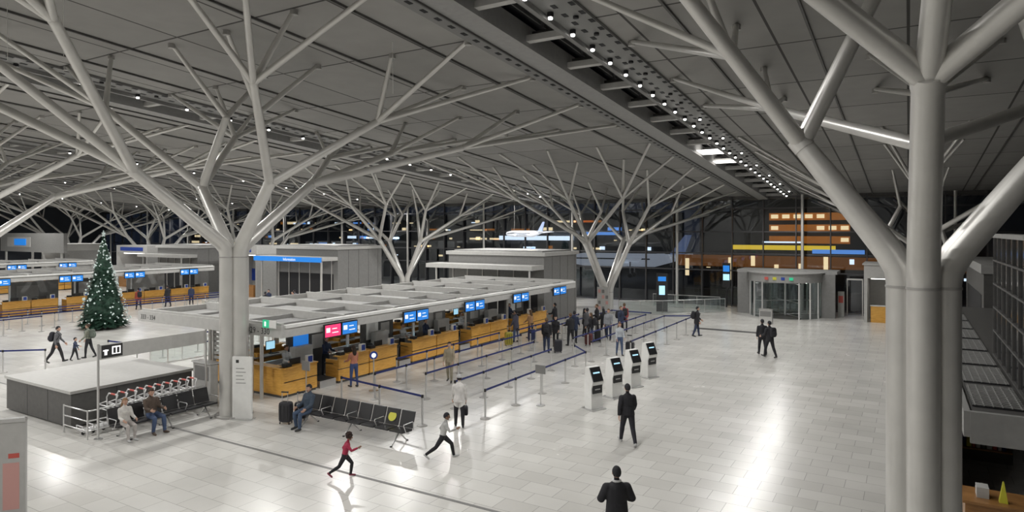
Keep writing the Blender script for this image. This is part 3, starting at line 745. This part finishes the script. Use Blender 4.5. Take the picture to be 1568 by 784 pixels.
def trolley(x,y,rot):
    mb=MB(); mb.x=TR(x,y,0,rot); r=.019
    for sd in (-1,1):
        mb.path([(sd*.28,-.45,.1),(sd*.28,-.42,.95),(sd*.26,-.48,1.06)],[r*1.2]*3,TROL,6)
        mb.path([(sd*.28,-.45,.16),(sd*.2,.5,.13),(sd*.18,.52,.3)],[r]*3,TROL,6)
        mb.ell((sd*.28,-.40,.07),(.025,.07,.07),BLACK,8,6)
    mb.path([(-.26,-.48,1.06),(.26,-.48,1.06)],[.024,.024],TROL,8); mb.path([(-.12,-.48,1.06),(.12,-.48,1.06)],[.03,.03],RED,8)
    for q in (.45,.6,.75): mb.path([(-.28,-.43,q),(.28,-.43,q)],[r*.8]*2,TROL,5)
    for q in range(5): mb.path([(-.2+q*.1,-.44,.16),(-.15+q*.075,.5,.13)],[r*.7]*2,TROL,5)
    mb.path([(-.18,.52,.3),(.18,.52,.3)],[r]*2,TROL,5); mb.ell((0,.42,.06),(.02,.06,.06),BLACK,8,6)
    mb.path([(-.27,-.42,.82),(-.25,-.15,.78),(.25,-.15,.78),(.27,-.42,.82)],[r]*4,TROL,5)
    mb.path([(-.27,-.42,.62),(-.25,-.15,.66),(.25,-.15,.66),(.27,-.42,.62)],[r*.8]*4,TROL,5)
    mb.build('luggage_trolley')
for k in range(10): trolley(-21.72,11.0+k*.30,180)
mb=MB(); mb.b(-22.3,-21.3,14.6,14.9,0,1.5,OFFW); mb.b(-22.2,-21.4,14.59,14.6,.9,1.4,GREY); mb.b(-22.35,-21.25,14.55,14.95,1.5,1.55,CHROME); mb.build('trolley_dispenser')
# info board by column
mb=MB(); mb.x=TR(-19.0,14.2,0,25); mb.b(-.33,.33,-.05,.05,.0,2.08,WHITE); mb.b(-.38,.38,-.15,.15,0,.03,CHROME)
for q in range(5): mb.b(-.2,.14-.05*(q%3),-.055,-.05,1.2+q*.12,1.225+q*.12,GREYL)
mb.b(-.2,-.1,-.055,-.05,1.88,1.98,TXTD); mb.build('information_board')
# near-left poster stand
mb=MB(); mb.x=TR(-16.75,6.35,0,50); mb.b(-.6,.6,-.04,.04,.15,2.2,OFFW); mb.b(.2,.5,-.045,-.04,.3,1.3,PINK); mb.b(.3,.5,-.045,-.04,1.4,1.5,RED); mb.b(-.62,.62,-.06,.06,2.17,2.25,CHROME); mb.b(-.6,.6,-.25,.25,0,.05,CHROME)
for q in (-.6,.6): mb.cyl(q,0,0,2.25,.03,CHROME,8)
mb.build('poster_stand')

# ------------------------------------------------------------------ queue barriers
def barrier(pts,closed=True):
    mb=MB(); seq=[]
    for i in range(len(pts)-1):
        a,b=Vector(pts[i]+(0,)),Vector(pts[i+1]+(0,)); n=max(1,round((b-a).length/1.9))
        for k in range(n): seq.append(a+(b-a)*k/n)
    seq.append(Vector(pts[-1]+(0,)))
    for p in seq:
        mb.cyl(p.x,p.y,0,.02,.17,STEEL_D,14); mb.cyl(p.x,p.y,.02,.05,.14,STEEL_D,14,.05)
        mb.cyl(p.x,p.y,.03,.92,.034,CHROME,8); mb.cyl(p.x,p.y,.90,1.0,.042,BLACK,8)
    for a,b in zip(seq[:-1],seq[1:]):
        d=(b-a).normalized(); nn=Vector((-d.y,d.x,0))*.004
        A,B=a+d*.04,b-d*.04
        mb.hexa([tuple(A-nn+Vector((0,0,.92))),tuple(B-nn+Vector((0,0,.92))),tuple(B+nn+Vector((0,0,.92))),tuple(A+nn+Vector((0,0,.92))),
                 tuple(A-nn+Vector((0,0,.99))),tuple(B-nn+Vector((0,0,.99))),tuple(B+nn+Vector((0,0,.99))),tuple(A+nn+Vector((0,0,.99)))],BLUE)
    mb.build('queue_barrier')
barrier([(-17.6,17.3),(-13.4,16.7)]); barrier([(-12.1,18.4),(-12.1,26.4),(-13.2,27.6)])
barrier([(-17.0,18.4),(-16.9,29)]); barrier([(-15.4,19.4),(-15.3,27.5)]); barrier([(-13.7,18.9),(-13.7,26.2)]); barrier([(-18.2,21),(-18.2,29)])
barrier([(-11.4,30),(-11.4,41)]); barrier([(-13.0,29),(-13.0,40),(-11.4,41)]); barrier([(-14.2,29.5),(-14.2,40)]); barrier([(-16.9,30),(-16.9,41),(-14.2,41)]); barrier([(-17.9,30.5),(-17.9,38)])
barrier([(-46,8),(-46,20)]); barrier([(-50.5,10),(-50.5,36)]); barrier([(-48.8,12),(-48.8,36)]); barrier([(-47.2,14),(-47.2,34)]); barrier([(-33,17.2),(-28.8,17.6),(-28.8,36)]); barrier([(-31.5,19),(-31.5,34)]); barrier([(-38,10),(-33,14.5)])
mb=MB(); mb.cyl(-17.9,19.3,0,1.3,.025,CHROME,8); mb.cyl(-17.9,19.3,0,.03,.18,CHROME,14); mb.x=TR(-17.9,19.3,1.4,60); mb.path([(0,-.01,0),(0,.01,0)],[.16,.16],BLUEP,20); mb.path([(0,-.014,0),(0,-.011,0)],[.09,.09],TXT,16); mb.build('queue_sign')
mb=MB(); mb.cyl(-11.3,20.8,0,1.25,.02,CHROME,8); mb.cyl(-11.3,20.8,0,.03,.16,CHROME,14); mb.b(-11.5,-11.1,20.77,20.8,1.15,1.45,GREY); mb.build('notice_stand')
mb=MB(); mb.cyl(-19.1,17.0,0,1.3,.02,CHROME,8); mb.cyl(-19.1,17.0,0,.03,.16,CHROME,14); mb.b(-19.3,-18.9,16.97,17.0,1.1,1.45,CHROME); mb.build('notice_stand')

# ------------------------------------------------------------------ self-service kiosks
def kiosk(x,y):
    mb=MB(); mb.x=TR(x,y,0,66)
    mb.b(-.32,.32,-.30,.30,0,.04,CHROME)
    prof=[(-.18,.04),(.18,.04),(.16,.75),(.24,.98),(.02,1.48),(-.16,1.48),(-.22,.9)]
    v=[(-.26,-a,z) for a,z in prof]+[(.26,-a,z) for a,z in prof]; n=len(prof)
    f=[tuple(range(n)),tuple(reversed(range(n,2*n)))]+[(i,i+n,(i+1)%n+n,(i+1)%n) for i in range(n)]
    mb.add(v,f,WHITE)
    def fr(t,o):
        a=Vector((0,-.24,.98)); b=Vector((0,-.02,1.48)); return a+(b-a)*t+Vector((0,-.915,.40))*o
    def panel(x0,x1,t0,t1,o,mat):
        p=[fr(t0,.0),fr(t1,.0)]; q=[fr(t0,o),fr(t1,o)]
        mb.hexa([(x0,p[0].y,p[0].z),(x1,p[0].y,p[0].z),(x1,q[0].y,q[0].z),(x0,q[0].y,q[0].z),(x0,p[1].y,p[1].z),(x1,p[1].y,p[1].z),(x1,q[1].y,q[1].z),(x0,q[1].y,q[1].z)],mat)
    panel(-.23,.23,.04,.97,.03,BLACK); panel(-.15,.15,.55,.64,.034,SCRL)
    mb.b(-.22,.22,-.20,-.16,.58,.88,BLACK); mb.b(-.12,.12,-.205,-.20,.70,.74,OFFW)
    mb.build('self_checkin_kiosk',bevel=.01)
for y in (21.4,23.3,25.25,27.2): kiosk(-9.5,y)
# digital totem
mb=MB(); mb.x=TR(-16.3,49.6,0,20); mb.b(-.42,.42,-.12,.12,0,2.95,BLACK); mb.b(-.22,.22,-.125,-.12,1.3,2.0,SCRL); mb.b(-.3,.3,-.127,-.12,2.35,2.7,SCRB); mb.build('digital_totem')
mb=MB(); mb.b(-13.0,-12.4,55.0,55.15,1.6,3.6,BLACK); mb.b(-12.95,-12.45,54.98,55,2.2,2.7,SCRL); mb.b(-12.95,-12.45,54.98,55,2.9,3.4,SCRB); mb.b(-12.75,-12.65,55.05,55.15,0,1.6,BLACK); mb.build('digital_sign')
# glass balustrades
def balustrade(pts):
    mb=MB()
    for (a,b),(c,d) in zip(pts[:-1],pts[1:]):
        mb.add([(a,b,.08),(c,d,.08),(c,d,1.0),(a,b,1.0)],[(0,1,2,3)],GLASSB); mb.path([(a,b,1.05),(c,d,1.05)],[.03,.03],CHROME,8); mb.path([(a,b,.06),(c,d,.06)],[.03,.03],CHROME,6)
        L_=math.hypot(c-a,d-b); n=max(1,int(L_/1.5))
        for k in range(n+1): mb.cyl(a+(c-a)*k/n,b+(d-b)*k/n,0,1.05,.022,CHROME,6)
    mb.build('glass_balustrade')
balustrade([(-18.4,46.0),(-15.6,47.6),(-12.0,51.6)]); balustrade([(-18.0,52.5),(-12.6,52.5)]); balustrade([(-30,17.5),(-30,30)]); balustrade([(-34,37.4),(-30.5,37.4)]); balustrade([(-45.5,30.5),(-36,30.5),(-36,36.5)])
# notice on far column
mb=MB(); mb.b(-20.15,-19.2,46.0,46.06,.1,2.0,OFFW)
for q in range(4):
    for p_ in range(3): mb.b(-20.05+p_*.3,-19.85+p_*.3,45.99,46.0,.3+q*.42,.55+q*.42,[PINK,GREY,OFFW][(q+p_)%3])
mb.build('notice_board')

# ------------------------------------------------------------------ revolving door
mb=MB(); cx,cy,r=-7.8,52.2,2.45
mb.cyl(cx,cy,2.55,3.15,r+.1,GREYL,48); mb.cyl(cx,cy,3.15,3.22,r+.2,GREYL,48); mb.cyl(cx,cy,0,.012,r,DGREY,48)
n=48
for i in range(n):
    a=2*math.pi*i/n; b=2*math.pi*(i+1)/n; deg=math.degrees(a)%180
    if 62<deg<118: continue
    mb.add([(cx+r*math.cos(a),cy+r*math.sin(a),0),(cx+r*math.cos(b),cy+r*math.sin(b),0),(cx+r*math.cos(b),cy+r*math.sin(b),2.55),(cx+r*math.cos(a),cy+r*math.sin(a),2.55)],[(0,1,2,3)],GLASSB)
for d in (0,20,40,60,120,140,160,180,200,220,240,300,320,340):
    a=R(d); mb.b(cx+r*math.cos(a)-.05,cx+r*math.cos(a)+.05,cy+r*math.sin(a)-.05,cy+r*math.sin(a)+.05,0,2.55,CHROME)
for d in (35,125,215,305):
    a=R(d); mb.add([(cx,cy,.1),(cx+r*.92*math.cos(a),cy+r*.92*math.sin(a),.1),(cx+r*.92*math.cos(a),cy+r*.92*math.sin(a),2.4),(cx,cy,2.4)],[(0,1,2,3)],GLASSB)
    for z in (.1,1.1,2.4): mb.path([(cx,cy,z),(cx+r*.92*math.cos(a),cy+r*.92*math.sin(a),z)],[.035,.035],CHROME,6)
    mb.cyl(cx+r*.92*math.cos(a),cy+r*.92*math.sin(a),.1,2.4,.03,CHROME,6)
mb.cyl(cx,cy,0,2.55,.08,CHROME,12)
mb.b(cx-r-.9,cx-r,cy-.3,cy+.1,0,3.1,GREY); mb.b(cx+r,cx+r+.9,cy-.3,cy+.1,0,3.1,GREY)
mb.b(cx-r-1.0,cx+r+1.0,cy,54.9,3.1,3.3,GREYL)
for k in range(4): mb.b(cx-1.0+k*.55,cx-.75+k*.55,cy-r-.12,cy-r-.11,2.75,2.95,[RED,YEL,BLUEP,GREEN][k])
for k in range(5): mb.ell((cx-1.6+k*.8,cy-1.4,2.53),(.08,.08,.03),LAMP,8,4)
mb.build('revolving_door')
mb=MB(); 
for q in (-3.9,-2.9): mb.b(q,q+.06,54.5,54.7,0,2.6,STEEL)
mb.b(-3.9,-2.84,54.5,54.7,2.6,2.7,STEEL); mb.b(-4.4,-4.0,53.4,53.8,0,1.8,OFFW); mb.b(-4.35,-4.05,53.38,53.4,1.0,1.5,RED); mb.build('door_1')
mb=MB(); mb.b(-8.6,-7.8,46.6,47.0,0,.95,OFFW); mb.b(-8.55,-7.85,46.58,46.6,.5,.85,GREY); mb.b(-8.65,-7.75,46.55,47.05,.95,.98,CHROME); mb.build('litter_bin')
mb=MB(); mb.b(-11.5,-7.0,42.0,42.6,.0,.012,DGREY); mb.build('floor_mat')
# booth by facade
mb=MB(); mb.b(-2.6,1.8,51.0,54.6,3.0,3.9,OFFW); mb.b(-2.6,-2.4,51,54.6,0,3.0,OFFW); mb.b(1.6,1.8,51,54.6,0,3.0,OFFW); mb.b(-2.4,1.6,54.4,54.6,0,3.0,OFFW)
mb.b(-2.2,1.4,51.2,51.7,0,1.1,WOOD); mb.b(-2.25,1.45,51.15,51.75,1.1,1.14,WHITE); mb.b(-1.8,1.2,54.35,54.4,1.3,2.6,OFFW); mb.b(-2.2,1.4,51.6,51.8,2.92,2.98,TUBEL)
mb.b(-2.7,1.9,50.9,54.7,3.9,4.0,OFFW); mb.build('service_booth')

# ------------------------------------------------------------------ shops on the right
GR=M('grille_dark',(.07,.07,.07),.5,.3)
mb=MB()
mb.b(.95,5.5,14.4,34,2.62,3.02,DGREY); mb.b(.85,.95,14.3,34,2.6,3.06,GREYL); mb.b(.95,5.5,14.28,14.4,2.5,3.06,GREYL)
for k in range(8):
    y=14.9+k*2.3
    mb.b(1.02,1.82,y,y+1.95,3.02,3.05,DARK)
    for q in range(13): mb.b(1.02,1.82,y+.05+q*.15,y+.08+q*.15,3.05,3.07,GREYL)
    for q in range(6): mb.b(1.05+q*.14,1.07+q*.14,y,y+1.95,3.05,3.065,GREYL)
mb.b(2.4,5.5,14.5,14.6,0,2.6,OFFW); mb.b(2.3,2.42,14.35,14.6,0,2.6,STEEL)
mb.b(1.0,2.4,22,22.1,0,2.6,DGREY); mb.b(.98,1.02,17.5,34,0,2.6,GR)
for z in (.5,1.0,1.5,2.0): mb.b(1.1,2.3,21.2,21.9,z,z+.04,WOOD2)
rn=random.Random(2)
for z in (.54,1.04,1.54):
    x=1.12
    while x<2.2: w=rn.uniform(.05,.12); mb.b(x,x+w,21.3,21.6,z,z+rn.uniform(.18,.32),rn.choice([RED,BLUE,YEL,WHITE,GREY])); x+=w+.02
mb.build('shop_unit')
mb=MB(); mb.b(.95,2.25,15.6,16.3,0,1.0,WOOD2); mb.b(.9,2.3,15.5,16.4,1.0,1.05,WOOD2); mb.b(1.0,1.6,15.58,15.6,.5,.52,BLACK); mb.b(1.9,2.1,15.7,15.75,1.05,1.4,BLACK); mb.b(1.15,1.35,15.8,16.1,1.05,1.25,OFFW)
mb.hexa([(1.5,15.7,1.05),(1.64,15.7,1.05),(1.64,15.84,1.05),(1.5,15.84,1.05),(1.56,15.76,1.45),(1.58,15.76,1.45),(1.58,15.78,1.45),(1.56,15.78,1.45)],YEL); mb.build('shop_counter')
mb=MB(); 
mb.b(1.92,1.98,12,21,3.08,6.1,M('dark_shop_glass',(.02,.021,.023),.12,spec=.4))
y=12.0
while y<21.1: mb.b(1.88,1.92,y-.02,y+.02,3.08,6.1,DGREY); y+=.9
for z in (3.08,3.7,4.3,4.9,5.5,6.1): mb.b(1.87,1.93,12,21,z,z+.04,DGREY)
mb.b(1.85,2.2,12,21,6.1,6.2,GREYL); mb.build('window_2')
mb=MB(); mb.b(2.8,5.5,35,45,0,4.4,DGREY); mb.b(2.7,5.5,34.9,45.1,4.4,4.8,GREYL); mb.b(2.78,2.8,36,44,.8,3.4,DARK)
mb.build('shop_pavilion')
mb=MB(); mb.b(-.62,-.56,8.7,8.9,0,1.5,YEL); mb.b(-.62,-.55,8.65,8.95,1.1,1.5,WHITE); mb.b(-.7,-.5,8.6,9.0,0,.04,CHROME); mb.build('floor_sign')

# ------------------------------------------------------------------ christmas tree
mb=MB(); rn=random.Random(11); mb.x=TR(-44.3,22.8,0)
mb.cyl(0,0,0,.5,.14,WOOD2,10); mb.cyl(0,0,.0,.35,.75,DGREY,20); Ht=6.0
mb.path([(0,0,.35),(0,0,1.2),(0,0,3),(0,0,5),(0,0,5.9)],[1.05,1.1,.62,.26,.02],PINE,20)
for i in range(1500):
    t=rn.random()**1.35; z=.35+t*(Ht-.55); rad=(1-t)*1.5+.06; a=rn.uniform(0,6.283)
    L_=rad*rn.uniform(.85,1.08); c,s2=math.cos(a),math.sin(a); w=.07+.10*(1-t); dz=-.12-.25*(1-t)*rn.random()
    r0=L_*.35; px,py=-s2,c
    mb.add([(c*r0+px*w,s2*r0+py*w,z+.08),(c*r0-px*w,s2*r0-py*w,z+.08),(c*L_*.8-px*w*1.1,s2*L_*.8-py*w*1.1,z+dz*.6),(c*L_,s2*L_,z+dz),(c*L_*.8+px*w*1.1,s2*L_*.8+py*w*1.1,z+dz*.6)],[(0,1,2,3,4)],PINE)
for i in range(300):
    t=rn.random()**1.3; z=.5+t*(Ht-.75); rad=((1-t)*1.5+.05)*rn.uniform(.9,1.03); a=rn.uniform(0,6.283); q=rn.choice([.035,.045,.06])
    mb.ell((math.cos(a)*rad,math.sin(a)*rad,z-.05),(q,q,q),BAUB,7,5)
st=[]
for k in range(10):
    a=math.pi/2+k*math.pi/5; rr=.22 if k%2==0 else .09; st.append((math.cos(a)*rr,0,6.05+math.sin(a)*rr))
mb.add([(p[0],-.03,p[2]) for p in st]+[(p[0],.03,p[2]) for p in st],[tuple(range(10)),tuple(reversed(range(10,20)))]+[(i,i+10,(i+1)%10+10,(i+1)%10) for i in range(10)],BAUB)
mb.build('christmas_tree')

# ------------------------------------------------------------------ hanging cables
mb=MB()
for x,y in ((-21.5,8.5),(-19.5,9),(-13.6,15.5)): mb.path([(x,y,roof(y)),(x+.02,y,roof(y)-1.6)],[.008,.008],WHITE,5)
mb.build('hanging_cables')

# ------------------------------------------------------------------ lights
def spot(x,y,z,e,size=160,rad=.12,col=(1,.985,.955)):
    l=bpy.data.lights.new('downlight','SPOT'); l.energy=e; l.spot_size=R(size); l.spot_blend=.35; l.shadow_soft_size=rad; l.color=col
    o=bpy.data.objects.new('downlight',l); o.location=(x,y,z); scene.collection.objects.link(o)
for i,s_ in enumerate(STR):
    y=-10
    while y<55:
        spot(s_+1.15 if i==0 else s_,y,roof(y)-.5,880 if i==0 else 1400); y+=5.5 if i<2 else 8
w=bpy.data.worlds.new('night_sky'); scene.world=w; w.use_nodes=True
w.node_tree.nodes['Background'].inputs[0].default_value=(.012,.016,.028,1); w.node_tree.nodes['Background'].inputs[1].default_value=1
# camera
cam=bpy.data.cameras.new('camera'); co=bpy.data.objects.new('camera',cam); scene.collection.objects.link(co)
co.location=(0,0,6.3); co.rotation_euler=(R(90),0,R(31)); cam.sensor_width=36; cam.lens=36*1010/1568; cam.shift_y=-40/1568; cam.clip_end=400
scene.camera=co
scene.view_settings.view_transform='Standard'; scene.view_settings.look='None'
